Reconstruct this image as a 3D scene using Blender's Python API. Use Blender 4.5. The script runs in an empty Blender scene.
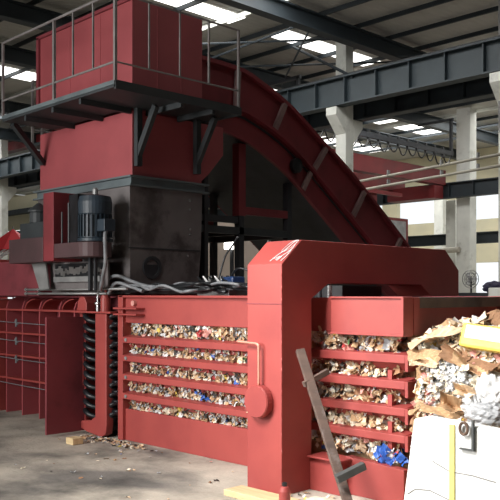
import bpy, bmesh, math, random
from mathutils import Vector, Matrix
S = bpy.context.scene
COL = S.collection
rnd = random.Random(7)
PI = math.pi

# ---------------------------------------------------------------- camera, world, light
cam_d = bpy.data.cameras.new('camera')
cam = bpy.data.objects.new('camera', cam_d); COL.objects.link(cam)
cam_d.sensor_width = 36; cam_d.lens = 36 * 812 / 500
cam_d.shift_y = (294 - 250) / 500
A = math.radians(44.4)
cam.location = (5.417, -5.265, 1.6)
cam.rotation_euler = (PI / 2, 0, math.atan2(math.cos(A), math.sin(A)))
cam_d.clip_end = 300
S.camera = cam
S.view_settings.view_transform = 'Standard'
S.view_settings.look = 'None'
S.view_settings.gamma = 1
S.view_settings.exposure = 0.0
S.view_settings.use_curve_mapping = False
S.cycles.use_denoising = True
S.cycles.max_bounces = 6

W = bpy.data.worlds.new('sky'); S.world = W; W.use_nodes = True
W.node_tree.nodes['Background'].inputs[0].default_value = (0.93, 0.97, 1.0, 1)
W.node_tree.nodes['Background'].inputs[1].default_value = 1.1

def area(name, loc, target, sx, sy, power, color=(1, 1, 1), spread=PI):
    d = bpy.data.lights.new(name, 'AREA'); d.shape = 'RECTANGLE'; d.size = sx; d.size_y = sy
    d.energy = power; d.color = color; d.spread = spread
    o = bpy.data.objects.new(name, d); COL.objects.link(o); o.location = loc
    o.rotation_euler = (Vector(target) - Vector(loc)).to_track_quat('-Z', 'Y').to_euler()
    return o
area('gate_daylight', (-2.2, -8.2, 3.2), (0.2, 0, 1.5), 3.2, 3.2, 285, (1, .98, .95), 2.0)
area('yard_daylight', (1.0, -4.2, 4.4), (1.9, -.2, 0.8), 1.5, 1.5, 140, (1, .98, .94), 1.5)
area('aisle_fill', (-8, 8.3, 8.9), (-8, 9.4, 0), 11, 3, 900, (1, .99, .96))  # added fill lamp under the roof, brightens the column row and girder
area('left_fill', (-28, 10, 8.9), (-28, 11, 0), 8, 3, 500, (1, .99, .96))  # extra fill lamp added to lift the left column
area('mid_bay_fill', (-8, 17.0, 8.9), (-8.5, 21, 2), 9, 3, 700, (1, .99, .96))  # fill lamp added for the far columns
area('far_bay_fill', (-14, 26, 8.9), (-14, 26.5, 0), 20, 5, 1500, (1, .99, .95))  # added fill lamp, brightens the far walls and columns

# ---------------------------------------------------------------- materials
def new_mat(name):
    m = bpy.data.materials.new(name); m.use_nodes = True
    return m, m.node_tree.nodes, m.node_tree.links, m.node_tree.nodes['Principled BSDF']

def mat(name, c1, c2=None, rough=.6, metal=0, scale=3, bump=.1, bscale=None, detail=6, lo=.35, hi=.65, stretch=None, dirt=None, dscale=1.3, dlo=.55, dhi=.75):
    m, N, L, B = new_mat(name)
    c2 = c2 or tuple(x * .8 for x in c1)
    tc = N.new('ShaderNodeTexCoord'); src = tc.outputs['Object']
    if stretch:
        mp = N.new('ShaderNodeMapping'); mp.inputs['Scale'].default_value = stretch
        L.new(src, mp.inputs[0]); src = mp.outputs[0]
    n = N.new('ShaderNodeTexNoise'); n.inputs['Scale'].default_value = scale; n.inputs['Detail'].default_value = detail
    L.new(src, n.inputs['Vector'])
    r = N.new('ShaderNodeValToRGB'); r.color_ramp.elements[0].position = lo; r.color_ramp.elements[1].position = hi
    r.color_ramp.elements[0].color = (*c1, 1); r.color_ramp.elements[1].color = (*c2, 1)
    L.new(n.outputs['Fac'], r.inputs[0]); out = r.outputs[0]
    if dirt:
        n2 = N.new('ShaderNodeTexNoise'); n2.inputs['Scale'].default_value = dscale; n2.inputs['Detail'].default_value = 9
        n2.inputs['Roughness'].default_value = .65
        L.new(tc.outputs['Object'], n2.inputs['Vector'])
        r2 = N.new('ShaderNodeValToRGB'); r2.color_ramp.elements[0].position = dlo; r2.color_ramp.elements[1].position = dhi
        L.new(n2.outputs['Fac'], r2.inputs[0])
        mx = N.new('ShaderNodeMixRGB'); L.new(r2.outputs[0], mx.inputs[0]); L.new(out, mx.inputs[1]); mx.inputs[2].default_value = (*dirt, 1)
        out = mx.outputs[0]
    L.new(out, B.inputs['Base Color'])
    B.inputs['Roughness'].default_value = rough; B.inputs['Metallic'].default_value = metal
    if bump:
        nb = N.new('ShaderNodeTexNoise'); nb.inputs['Scale'].default_value = bscale or scale * 6; nb.inputs['Detail'].default_value = 4
        L.new(src, nb.inputs['Vector'])
        bp = N.new('ShaderNodeBump'); bp.inputs['Strength'].default_value = bump; bp.inputs['Distance'].default_value = .01
        L.new(nb.outputs['Fac'], bp.inputs['Height']); L.new(bp.outputs[0], B.inputs['Normal'])
    return m

def emis(name, c, s):
    m, N, L, B = new_mat(name)
    B.inputs['Base Color'].default_value = (*c, 1); B.inputs['Emission Color'].default_value = (*c, 1)
    B.inputs['Emission Strength'].default_value = s
    return m

RED = mat('red_paint', (.36, .062, .054), (.31, .052, .047), rough=.5, scale=2.2, bump=.06, bscale=14, dirt=(.29, .045, .043), dscale=2.2, dlo=.5, dhi=.8)
RED2 = mat('red_paint_pinkish', (.40, .085, .095), (.34, .070, .08), rough=.55, scale=1.6, bump=.05, dirt=(.28, .06, .066), dscale=1.2, dlo=.5, dhi=.85)
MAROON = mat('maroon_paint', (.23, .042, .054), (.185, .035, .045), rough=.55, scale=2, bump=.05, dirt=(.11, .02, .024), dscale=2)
CONVRED = mat('dull_red_paint', (.22, .026, .034), (.17, .021, .027), rough=.6, scale=1.5, bump=.05, dirt=(.12, .016, .018), dscale=1.5)
DARK = mat('dark_steel', (.020, .022, .026), (.032, .034, .04), rough=.6, scale=4, bump=.1)
BLACK = mat('black_rubber', (.010, .011, .012), (.02, .021, .024), rough=.35, scale=8, bump=.1)
PLAST = mat('black_plastic_guide', (.008, .010, .012), (.016, .018, .022), rough=.4, scale=8, bump=.05)
CHUTE = mat('grey_bare_steel', (.17, .155, .155), (.115, .10, .10), rough=.65, scale=1.8, bump=.15, dirt=(.06, .05, .05), dscale=1.6, dlo=.5, dhi=.62)
FLANGE = mat('blue_grey_steel', (.13, .16, .17), (.09, .11, .12), rough=.6, scale=3, bump=.1)
DECK = mat('deck_steel', (.036, .042, .046), (.024, .029, .032), rough=.6, scale=3, bump=.1)
RAIL = mat('railing_steel', (.27, .26, .255), (.19, .17, .17), rough=.5, metal=.2, scale=6, bump=.05)
MOTOR = mat('motor_blue', (.022, .036, .052), (.016, .027, .038), rough=.5, scale=5, bump=.05)
GREYM = mat('light_grey_metal', (.36, .36, .36), (.26, .26, .26), rough=.45, metal=.4, scale=5)
CHROME = mat('bright_steel', (.7, .7, .7), (.55, .55, .55), rough=.25, metal=.8, scale=5)
HOSE = mat('grey_conduit', (.22, .225, .24), (.14, .15, .16), rough=.45, scale=10)
COPPER = mat('pink_copper_pipe', (.72, .30, .22), (.62, .24, .18), rough=.4, metal=.2, scale=6)
BEAMGREY = mat('weathered_end_beam', (.20, .15, .13), (.13, .11, .10), rough=.8, scale=5, bump=.2, dirt=(.07, .05, .045), dscale=4)
GIRDER = mat('blue_grey_girder', (.034, .050, .060), (.026, .039, .048), rough=.55, scale=2, bump=.03)
GIRDER2 = mat('dark_blue_beam', (.024, .034, .042), (.018, .025, .031), rough=.6, scale=2, bump=.03)
COLUMN = mat('pale_concrete_column', (.74, .75, .70), (.64, .65, .61), rough=.85, scale=2, bump=.15, dirt=(.38, .38, .34), dscale=1.5)
CRANE = mat('crane_red', (.17, .014, .016), (.13, .011, .013), rough=.5, scale=2, bump=.03)
PIPE = mat('cream_pipe', (.50, .47, .40), (.40, .38, .32), rough=.6, scale=3)
WALLC = mat('cream_wall', (.74, .68, .48), (.64, .60, .44), rough=.9, scale=.6, bump=.05)
WOOD = mat('weathered_timber', (.13, .085, .068), (.085, .06, .05), rough=.85, scale=3, stretch=(1, 1, 6), bump=.3, dirt=(.20, .16, .145), dscale=7, dlo=.55, dhi=.7)
PALEWOOD = mat('pale_wood', (.72, .56, .32), (.60, .44, .24), rough=.85, scale=4, stretch=(1, 6, 6), bump=.2)
STEELTUBE = mat('grey_square_tube', (.12, .125, .125), (.08, .085, .085), rough=.5, metal=.3, scale=6)
SKYL = emis('skylight_panel', (1, .99, .95), 3.0)
LAMPM = emis('lamp_glow', (1, .98, .9), 6)

def roof_mat():
    m, N, L, B = new_mat('corrugated_roof')
    tc = N.new('ShaderNodeTexCoord')
    n = N.new('ShaderNodeTexNoise'); n.inputs['Scale'].default_value = .5; n.inputs['Detail'].default_value = 7
    L.new(tc.outputs['Object'], n.inputs[0])
    r = N.new('ShaderNodeValToRGB'); r.color_ramp.elements[0].position = .35; r.color_ramp.elements[1].position = .7
    r.color_ramp.elements[0].color = (.40, .395, .37, 1); r.color_ramp.elements[1].color = (.52, .51, .48, 1)
    L.new(n.outputs[0], r.inputs[0]); L.new(r.outputs[0], B.inputs['Base Color'])
    w = N.new('ShaderNodeTexWave'); w.inputs['Scale'].default_value = 1.6; w.bands_direction = 'X'
    L.new(tc.outputs['Object'], w.inputs[0])
    b = N.new('ShaderNodeBump'); b.inputs['Strength'].default_value = .5; b.inputs['Distance'].default_value = .03
    L.new(w.outputs[1], b.inputs['Height']); L.new(b.outputs[0], B.inputs['Normal'])
    B.inputs['Roughness'].default_value = .7
    return m
ROOF = roof_mat()

def floor_mat():
    m, N, L, B = new_mat('stained_concrete')
    tc = N.new('ShaderNodeTexCoord')
    n = N.new('ShaderNodeTexNoise'); n.inputs['Scale'].default_value = .9; n.inputs['Detail'].default_value = 10; n.inputs['Roughness'].default_value = .6
    L.new(tc.outputs['Object'], n.inputs[0])
    r = N.new('ShaderNodeValToRGB'); e = r.color_ramp.elements
    e[0].position = .34; e[0].color = (.15, .14, .12, 1); e[1].position = .70; e[1].color = (.62, .56, .47, 1)
    k = e.new(.5); k.color = (.42, .38, .32, 1)
    L.new(n.outputs[0], r.inputs[0])
    n2 = N.new('ShaderNodeTexNoise'); n2.inputs['Scale'].default_value = .55; n2.inputs['Detail'].default_value = 8
    mp = N.new('ShaderNodeMapping'); mp.inputs['Location'].default_value = (3.1, 1.7, 0); mp.inputs['Scale'].default_value = (1, 1.8, 1)
    L.new(tc.outputs['Object'], mp.inputs[0]); L.new(mp.outputs[0], n2.inputs[0])
    r2 = N.new('ShaderNodeValToRGB'); r2.color_ramp.elements[0].position = .50; r2.color_ramp.elements[1].position = .64
    L.new(n2.outputs[0], r2.inputs[0])
    mx = N.new('ShaderNodeMixRGB'); mx.blend_type = 'MULTIPLY'; L.new(r2.outputs[0], mx.inputs[0]); L.new(r.outputs[0], mx.inputs[1]); mx.inputs[2].default_value = (.36, .37, .40, 1)
    L.new(mx.outputs[0], B.inputs['Base Color'])
    B.inputs['Roughness'].default_value = 1.1
    n3 = N.new('ShaderNodeTexNoise'); n3.inputs['Scale'].default_value = 22; n3.inputs['Detail'].default_value = 6
    L.new(tc.outputs['Object'], n3.inputs[0])
    b = N.new('ShaderNodeBump'); b.inputs['Strength'].default_value = .35; b.inputs['Distance'].default_value = .02
    L.new(n3.outputs[0], b.inputs['Height']); L.new(b.outputs[0], B.inputs['Normal'])
    return m
FLOOR = floor_mat()

def flat(name, c, rough=.6, var=.15, scale=9, spec=None):
    m = mat(name, c, tuple(x * (1 - var * 2) for x in c), rough=rough, scale=scale, bump=.25)
    return m
KRAFT = flat('kraft_cardboard', (.56, .36, .20), .85)
TAN = flat('tan_cardboard', (.76, .56, .37), .85)
BROWN = flat('brown_cardboard', (.32, .17, .09), .85)
WHITEP = flat('white_film', (.80, .80, .80), .4)
GREYP = flat('grey_film', (.45, .46, .48), .35)
CREAMP = flat('cream_paper', (.85, .76, .60), .7)
BLUEP = flat('blue_film', (.04, .13, .50), .4)
REDP = flat('red_print', (.55, .06, .06), .5)
PINKP = flat('pink_print', (.75, .35, .30), .5)
YELP = flat('yellow_print', (.80, .58, .10), .5)
DARKP = flat('dark_scrap', (.05, .045, .04), .6)
GREENP = flat('green_print', (.15, .30, .12), .5)
BOARD = mat('white_foam_board', (.86, .87, .86), (.80, .81, .80), rough=.8, scale=3, bump=.25, bscale=25, dirt=(.62, .60, .55), dscale=5, dlo=.62, dhi=.74)
CRACK = flat('grey_crack', (.30, .29, .27), .9)
TAPE = flat('yellow_tape', (.85, .74, .22), .5, .05)

# ---------------------------------------------------------------- mesh helpers
class MB:
    def __init__(s): s.v = []; s.f = []; s.m = []
    def _add(s, vs, fs, mi=0):
        o = len(s.v); s.v += [tuple(p) for p in vs]; s.f += [tuple(i + o for i in f) for f in fs]; s.m += [mi] * len(fs)
    def box(s, x0, x1, y0, y1, z0, z1, mi=0):
        s._add([(x0, y0, z0), (x1, y0, z0), (x1, y1, z0), (x0, y1, z0), (x0, y0, z1), (x1, y0, z1), (x1, y1, z1), (x0, y1, z1)],
               [(0, 3, 2, 1), (4, 5, 6, 7), (0, 1, 5, 4), (1, 2, 6, 5), (2, 3, 7, 6), (3, 0, 4, 7)], mi); return s
    def prism(s, pts, axis, a0, a1, mi=0):
        # polygon pts in the two other axes, extruded along axis
        def P(p, a): return {'x': (a, p[0], p[1]), 'y': (p[0], a, p[1]), 'z': (p[0], p[1], a)}[axis]
        n = len(pts)
        s._add([P(p, a0) for p in pts] + [P(p, a1) for p in pts],
               [tuple(range(n))[::-1], tuple(range(n, 2 * n))] + [(i, (i + 1) % n, n + (i + 1) % n, n + i) for i in range(n)], mi); return s
    def strip(s, up, lo, axis, a0, a1, mi=0):
        # closed band between two curves of equal length, thickness a0..a1
        def P(p, a): return {'x': (a, p[0], p[1]), 'y': (p[0], a, p[1]), 'z': (p[0], p[1], a)}[axis]
        n = len(up); vs = [P(p, a0) for p in up] + [P(p, a0) for p in lo] + [P(p, a1) for p in up] + [P(p, a1) for p in lo]; fs = []
        for i in range(n - 1):
            fs += [(i, i + 1, n + i + 1, n + i), (2 * n + i + 1, 2 * n + i, 3 * n + i, 3 * n + i + 1),
                   (i + 1, i, 2 * n + i, 2 * n + i + 1), (n + i, n + i + 1, 3 * n + i + 1, 3 * n + i)]
        fs += [(0, n, 3 * n, 2 * n), (n - 1, 3 * n - 1, 4 * n - 1, 2 * n - 1)]
        s._add(vs, fs, mi); return s
    def bar(s, p, q, w, h=None, up=(0, 0, 1), mi=0):
        h = h or w; p = Vector(p); q = Vector(q); d = (q - p).normalized()
        u = Vector(up)
        if abs(d.dot(u)) > .98: u = Vector((1, 0, 0))
        a = d.cross(u).normalized(); b = a.cross(d).normalized(); a *= w / 2; b *= h / 2
        s._add([p - a - b, p + a - b, p + a + b, p - a + b, q - a - b, q + a - b, q + a + b, q - a + b],
               [(0, 3, 2, 1), (4, 5, 6, 7), (0, 1, 5, 4), (1, 2, 6, 5), (2, 3, 7, 6), (3, 0, 4, 7)], mi); return s
    def tube(s, pts, r, n=8, mi=0):
        pts = [Vector(p) for p in pts]; rs = r if isinstance(r, (list, tuple)) else [r] * len(pts)
        vs = []; fs = []; prev = None
        for i, p in enumerate(pts):
            d = (pts[min(i + 1, len(pts) - 1)] - pts[max(i - 1, 0)]).normalized()
            if prev is None:
                a = d.cross(Vector((0, 0, 1)))
                if a.length < .05: a = d.cross(Vector((1, 0, 0)))
            else: a = prev - d * prev.dot(d)
            a.normalize(); prev = a; b = d.cross(a)
            for k in range(n):
                t = 2 * PI * k / n; vs.append(p + (a * math.cos(t) + b * math.sin(t)) * rs[i])
        for i in range(len(pts) - 1):
            for k in range(n): fs.append((i * n + k, i * n + (k + 1) % n, (i + 1) * n + (k + 1) % n, (i + 1) * n + k))
        fs += [tuple(range(n))[::-1], tuple(range((len(pts) - 1) * n, len(pts) * n))]
        s._add(vs, fs, mi); return s
    def rings(s, base, prof, n=20, axis='z', mi=0):
        # lathe: prof = [(r, h)], around axis through base
        vs = []; fs = []
        for r, h in prof:
            for k in range(n):
                c, d = math.cos(2 * PI * k / n) * r, math.sin(2 * PI * k / n) * r
                o = {'z': (c, d, h), 'y': (c, h, d), 'x': (h, c, d)}[axis]
                vs.append((base[0] + o[0], base[1] + o[1], base[2] + o[2]))
        for i in range(len(prof) - 1):
            for k in range(n): fs.append((i * n + k, i * n + (k + 1) % n, (i + 1) * n + (k + 1) % n, (i + 1) * n + k))
        fs += [tuple(range(n))[::-1], tuple(range((len(prof) - 1) * n, len(prof) * n))]
        s._add(vs, fs, mi); return s
    def build(s, name, m, parent=None, bevel=0, smooth=False):
        me = bpy.data.meshes.new(name); me.from_pydata(s.v, [], s.f)
        ms = m if isinstance(m, (list, tuple)) else [m]
        for x in ms: me.materials.append(x)
        for p, mi in zip(me.polygons, s.m): p.material_index = mi
        bm = bmesh.new(); bm.from_mesh(me); bmesh.ops.recalc_face_normals(bm, faces=bm.faces); bm.to_mesh(me); bm.free()
        o = bpy.data.objects.new(name, me); COL.objects.link(o)
        if parent is not None:
            o.parent = parent; o.matrix_parent_inverse = Matrix.Translation(parent.location).inverted() if parent.type == 'EMPTY' else Matrix.Identity(4)
        if bevel:
            b = o.modifiers.new('bevel', 'BEVEL'); b.width = bevel; b.segments = 2; b.limit_method = 'ANGLE'; b.angle_limit = .7
        if smooth:
            for p in me.polygons: p.use_smooth = len(p.vertices) == 4
        return o

def tag(o, label, cat, group=None, kind=None):
    o['label'] = label; o['category'] = cat
    if group: o['group'] = group
    if kind: o['kind'] = kind
    return o
def thing(name, label, cat, loc, group=None):
    o = bpy.data.objects.new(name, None); COL.objects.link(o); o.location = loc; o.empty_display_size = .2
    return tag(o, label, cat, group)
def struct(o): o['kind'] = 'structure'; return o
def spline(ctrl, n=8):
    P = [Vector(p) for p in ctrl]; out = []
    for i in range(len(P) - 1):
        p0 = P[max(i - 1, 0)]; p1 = P[i]; p2 = P[i + 1]; p3 = P[min(i + 2, len(P) - 1)]
        for k in range(n):
            t = k / n
            out.append(.5 * ((2 * p1) + (p2 - p0) * t + (2 * p0 - 5 * p1 + 4 * p2 - p3) * t * t + (3 * p1 - p0 - 3 * p2 + p3) * t ** 3))
    out.append(P[-1]); return out

# ---------------------------------------------------------------- structure
struct(MB().box(-60, 9.2, -14, 40, -.2, 0).build('floor', FLOOR))
# roof with openings for the translucent strips
def roof():
    mb = MB()
    mb.box(-50, 9, -9, 32.3, 9.02, 9.1)
    struct(mb.build('ceiling', ROOF))
roof()
sk = [(-10.85, -10.2, 6.6, 9.85), (-10.85, -10.15, 11.5, 15.8), (-20.1, -19.1, 4.5, 9.6), (-15.6, -14.9, 14, 18), (-15.9, -14.9, 20.5, 23.5),
      (-15.9, -14.9, 24.5, 27.0), (-20.1, -19.2, 15, 20), (-10.8, -10.2, 27, 31), (-5.5, -4.6, 16.5, 19), (-20.6, -19.4, 24, 29), (-6.0, -5.0, 2, 5), (-1, 0, -5, -1), (2.5, 3.7, 1.5, 5)]
for i, (x0, x1, y0, y1) in enumerate(sk):
    o = MB().box(x0, x1, y0, y1, 8.99, 9.015).build('window_%d' % (i + 1), SKYL); struct(o)
    o['label'] = 'bright translucent skylight strip in the roof'
# end walls: unseen dark one added at the right to block light, cream far ones with openings
struct(MB().box(9, 9.2, -9, 36, 0, 9).build('wall_right_light_block', mat('light_block_wall', (.12, .12, .12), (.10, .10, .10), rough=.9, scale=.6)))
w = MB()
w.box(-50, 9, 32, 32.3, 0, 1.6).box(-50, 9, 32, 32.3, 3.2, 5.4).box(-50, 9, 32, 32.3, 7.2, 9)
for x in range(-50, 9, 4): w.box(x, x + 1.0, 32, 32.3, 1.6, 7.2)
struct(w.build('wall_back', WALLC))
w = MB()
w.box(-50.3, -50, -9, 32, 0, 1.2).box(-50.3, -50, -9, 32, 3.4, 5.2).box(-50.3, -50, -9, 32, 7.6, 9)
for y in range(-9, 32, 4): w.box(-50.3, -50, y, y + .8, 1.2, 7.6)
struct(w.build('wall_left', WALLC))
struct(MB().box(-50, -7, -9.2, -9, 0, 9).box(1.2, 9, -9.2, -9, 0, 9).box(-7, -4, -9.2, -9, 0, 9).box(-4, 1.2, -9.2, -9, 4.2, 9).build('wall_front_light_mask', mat('light_mask_wall', (.34, .33, .30), (.28, .27, .25), rough=.9, scale=.6)))  # unseen; opening narrowed to keep light off the right-facing sides

def ibeam(mb, x0, x1, y, z0, z1, axis='x', fw=.3, tw=.03, tf=.04, ribs=1.05):
    def B(a0, a1, b0, b1, c0, c1):
        if axis == 'x': mb.box(a0, a1, b0, b1, c0, c1)
        else: mb.box(b0, b1, a0, a1, c0, c1)
    B(x0, x1, y - fw / 2, y + fw / 2, z1 - tf, z1); B(x0, x1, y - fw / 2, y + fw / 2, z0, z0 + tf); B(x0, x1, y - tw / 2, y + tw / 2, z0 + tf, z1 - tf)
    if ribs:
        a = x0 + .3
        while a < x1: B(a - .012, a + .012, y - fw / 2 + .02, y + fw / 2 - .02, z0 + tf, z1 - tf); a += ribs

# concrete columns of the first row with corbels on both sides
def column(x, y, top, corb, label, w=.37, d=.34, group='pale concrete columns'):
    t = thing('concrete_column', label, 'column', (x, y, 0), group)
    MB().box(x - w, x, y, y + d, 0, top).build('shaft', COLUMN, t, bevel=.015)
    if corb:
        for s in (-1, 1):
            e = y if s < 0 else y + d; cb = corb if s < 0 else corb - .26
            a = .0
            pts = [(e, cb), (e + s * .42, cb), (e + s * .42, cb - .22), (e, cb - .7)]
            MB().prism(pts, 'x', x - w, x).build('corbel', COLUMN, t, bevel=.01)
    return t
ROWA = 12.5
labs = {-3.9: 'tall pale concrete column at the right edge of the photo', -8.9: 'concrete column with corbels rising above the curved conveyor',
        -13.9: 'concrete column of the crane row behind the hopper, second from the curved conveyor', -18.9: 'concrete column of the crane row behind the hopper, third from the curved conveyor',
        -23.9: 'concrete column of the crane row far behind the hopper', -28.9: 'concrete column at the left edge of the photo beside the red umbrella'}
for x in (-3.9, -8.9, -28.9): column(x, ROWA, 8.95, 6.78, labs[x])
# second row
column(-11.2, 23, 8.9, 0, 'far cream column right of the machine with a hook lamp', w=.6, d=.5)
column(-12.2, 23.6, 5.4, 0, 'slim cream column directly left of the far cream column', w=.45, d=.4)
column(-16.2, 29, 6.2, 0, 'distant pale column behind the steel frame beside the hopper', w=.5, d=.5)

def girder(x0, x1, y, z0, z1, label, m, fw=.34, group=None, axis='x', name='crane_girder', ribs=1.05):
    mb = MB(); ibeam(mb, x0, x1, y, z0, z1, axis, fw=fw, ribs=ribs); o = mb.build(name, m); tag(o, label, 'beam', group); return o
girder(-49.9, 8.9, ROWA - .25, 6.80, 7.58, 'blue grey crane girder on the near side of the column row', GIRDER)
girder(-49.9, 8.9, ROWA + .34 + .27, 6.52, 7.2, 'darker crane girder on the far side of the column row', GIRDER2)
tag(MB().box(-49.9, 8.9, ROWA - .29, ROWA - .21, 7.58, 7.66).build('crane_rail', DARK), 'thin dark crane rail on the near crane girder', 'rail')
girder(-49.9, 8.9, 22.6, 5.35, 5.95, 'dark crane girder in front of the far cream column', GIRDER2, group=None)
girder(-49.9, 8.9, 24.4, 3.65, 4.1, 'low dark beam crossing behind the far cream column', GIRDER2, ribs=0)
# rafters across the bays
for i, x in enumerate((-3.6, -8.35, -13.0, -16.4, -22.6, -27.4)):
    girder(-9 + .1, 31.9, x, 8.35, 8.8, ['roof rafter nearest the right column', 'heavy dark roof rafter crossing above the lone column', 'dark roof rafter above the curved conveyor',
           'dark roof rafter above the hopper', 'dark roof rafter left of the hopper', 'farthest dark roof rafter at the left'][i], GIRDER2, fw=.3, group='dark roof rafters', axis='y', name='roof_rafter', ribs=0)
# purlins
for j, y in enumerate([y * 1.45 + 2.2 for y in range(19)]):
    mb = MB().box(-49.9, 8.9, y, y + .05, 8.86, 8.98)
    o9 = ['first', 'second', 'third', 'fourth', 'fifth', 'sixth', 'seventh', 'eighth', 'ninth', 'tenth', 'eleventh', 'twelfth', 'thirteenth', 'fourteenth', 'fifteenth', 'sixteenth', 'seventeenth', 'eighteenth', 'nineteenth'][j]
    tag(mb.build('roof_purlin', GIRDER2 if j % 5 else COLUMN), ('thin dark' if j % 5 else 'thin pale') + ' roof purlin, ' + o9 + ' one counting from above the baler towards the back', 'beam', 'roof purlins')
# knee braces and tie rods near the lone column
def brace(p, q, label, r=.045):
    tag(MB().tube([p, q], r, 6).build('brace_rod', GIRDER2), label, 'brace', 'roof bracing rods')
brace((-8.4, 12.2, 7.5), (-10.6, 12.2, 8.8), 'diagonal brace left of the lone column')
brace((-8.5, 10.0, 8.4), (-12.9, 10.4, 8.4), 'long thin tie rod under the roof in front of the lone column', .03)
brace((-12.8, 11.0, 8.4), (-8.5, 14.5, 8.4), 'diagonal tie rod passing behind the lone column', .03)
brace((-12.8, 8.0, 8.4), (-8.5, 11.5, 8.4), 'diagonal tie rod above the platform corner', .03)
brace((-12.8, 14.0, 8.4), (-8.5, 10.5, 8.4), 'crossing tie rod beside the skylight', .03)
brace((-8.2, 14.0, 8.4), (-3.7, 18.0, 8.4), 'diagonal tie rod right of the lone column', .03)
brace((-4.4, 13.4, 6.0), (-6.4, 16.5, 8.4), 'dark diagonal strut left of the right column', .06)

# red travelling crane in the next bay
cr = thing('bridge_crane', 'red travelling crane beam behind the curved conveyor', 'crane', (-12, 19, 0))
MB().box(-12.25, -11.9, 13.4, 22.4, 5.85, 6.42).build('crane_beam', CRANE, cr)
MB().box(-14.1, -13.8, 13.4, 22.4, 5.75, 6.3).build('crane_beam', CRANE, cr)
MB().box(-14.1, -11.9, 21.6, 22.2, 5.3, 5.8).build('end_carriage', CRANE, cr)
MB().box(-12.9, -12.0, 17.2, 18.1, 4.3, 5.5).build('hoist_trolley', CRANE, cr)
mb = MB(); mb.box(-12.0, -11.9, 15.5, 19.5, 5.15, 5.28)
mb.build('walkway_edge', CRANE, cr)
cabin = MB().box(-11.9, -10.9, 17.0, 18.4, 2.9, 4.2).build('operator_cabin', CRANE, cr)
MB().box(-10.9, -10.88, 17.15, 18.25, 3.45, 4.1).build('cabin_window', GREYM, cabin)
# festoon cable with loops
fc = thing('festoon_cable', 'black looping festoon cable hanging above the red crane beam', 'cable', (-11.6, 19, 7))
MB().box(-11.65, -11.55, 13.4, 22.4, 6.95, 7.12).build('track', DARK, fc)
mb = MB(); n = 15
for i in range(n):
    y0 = 13.6 + i * .58; y1 = y0 + .58; dz = .30 + .15 * rnd.random()
    mb.tube([(-11.6, y0 + (y1 - y0) * t / 8, 6.95 - dz * 4 * (t / 8) * (1 - t / 8)) for t in range(9)], .028, 5)
    mb.box(-11.64, -11.56, y0 - .05, y0 + .05, 6.84, 7.22)
mb.build('cable_loops', BLACK, fc)
for y in (13.5, 22.3): MB().box(-11.65, -11.55, y - .05, y + .05, 7.12, 8.35).build('hanger', DARK, fc)
for y in (13.5, 22.3): MB().box(-13.1, -11.5, y - .05, y + .05, 8.3, 8.4).build('hanger_arm', DARK, fc)

# two cream pipes running along the column row
for i, (z0, z1, lab) in enumerate([(4.55, 4.90, 'upper of two cream pipes running from the conveyor to the right column'), (4.35, 4.62, 'lower of two cream pipes running from the conveyor to the right column')]):
    t = thing('overhead_pipe', lab, 'pipe', (-6, 12.1, z0))
    MB().tube([(-12.6, 12.15, z0 - .15 - i * .02), (-3.3, 12.15 - i * .05, z1)], .035, 8).build('pipe_run', PIPE, t, smooth=True)
    for x in (-7.2, -5.6, -4.6):
        zz = z0 - .15 + (x + 12.6) / 9.3 * (z1 - z0 + .15); MB().box(x - .02, x + .02, 12.1, 12.2, zz, zz + .14).build('pipe_clamp', GREYM, t)
tag(MB().tube([(-4.05, 12.44, 0.1), (-4.05, 12.44, 5.2), (-4.2, 12.44, 5.5), (-4.2, 12.44, 8.7)], .03, 6).build('electrical_conduit', GREYM), 'thin grey conduit running up the right concrete column', 'conduit')
# cross pipes by the far column
tag(MB().tube([(-20, 23.2, 3.15), (-11.6, 22.9, 3.35)], .11, 8).build('overhead_pipe', PIPE), 'thick cream pipe ending at the far cream column', 'pipe')

# left background
girder(-30, -29.4, 17, 5.6, 5.9, 'short dark beam behind the left column', GIRDER2, name='steel_beam', ribs=0)
tag(MB().box(-31, -26, 13.4, 13.6, 8.35, 8.75).box(-31, -26, 13.3, 13.7, 8.3, 8.35).build('crane_beam', CRANE), 'red beam end showing under the platform at the left edge', 'beam')
tag(MB().box(-36.5, -30, 16, 16.2, 5.0, 6.75).build('wall_panel', WALLC), 'cream wall panel seen between the left column and the hopper', 'panel')
tag(MB().box(-36.5, -30, 15.6, 15.9, 5.75, 6.0).build('steel_beam', GIRDER2), 'dark horizontal beam behind the gearbox', 'beam')

exec_parts = True
# ---------------------------------------------------------------- baler chamber
bc = thing('baler_chamber', 'long red baler chamber with slotted side showing packed waste', 'baler', (-.5, .6, 0))
MB().box(-1.98, .75, -.01, .05, 1.285, 1.58).box(-1.98, .75, -.05, .05, 1.56, 1.585).build('upper_side_plate', RED, bc, bevel=.006)
MB().box(-1.98, .75, -.01, .05, 0.0, .345).build('lower_side_plate', RED, bc, bevel=.006)
BZ = [(1.07, 1.135), (.872, .935), (.668, .73), (.462, .522)]
for z0, z1 in BZ:
    mb = MB().prism([(-.075, z0), (-.075, z1), (.05, z1 + .02), (.05, z0 - .05), (.03, z0 - .05), (.03, z0)], 'x', -1.88, .62)
    mb.build('slot_bar', RED, bc, bevel=.005)
    mb = MB().prism([(-.12, z0), (-.12, z1), (.05, z1 + .02), (.05, z0 - .06), (-.02, z0 - .06), (-.06, z0)], 'x', .8, 1.84)
    mb.build('slot_bar', RED, bc, bevel=.005)
    MB().box(1.84, 1.866, -.118, .03, z0 - .06, z1).build('bar_end_plate', RED, bc)
    MB().tube([(-1.80, -.085, z1 - .03), (-1.80, -.06, z1 - .03)], .02, 10).build('bar_bolt', GREYM, bc)
MB().box(-1.99, -1.90, -.05, .10, 0, 1.585).build('end_post', RED, bc, bevel=.006)
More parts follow.
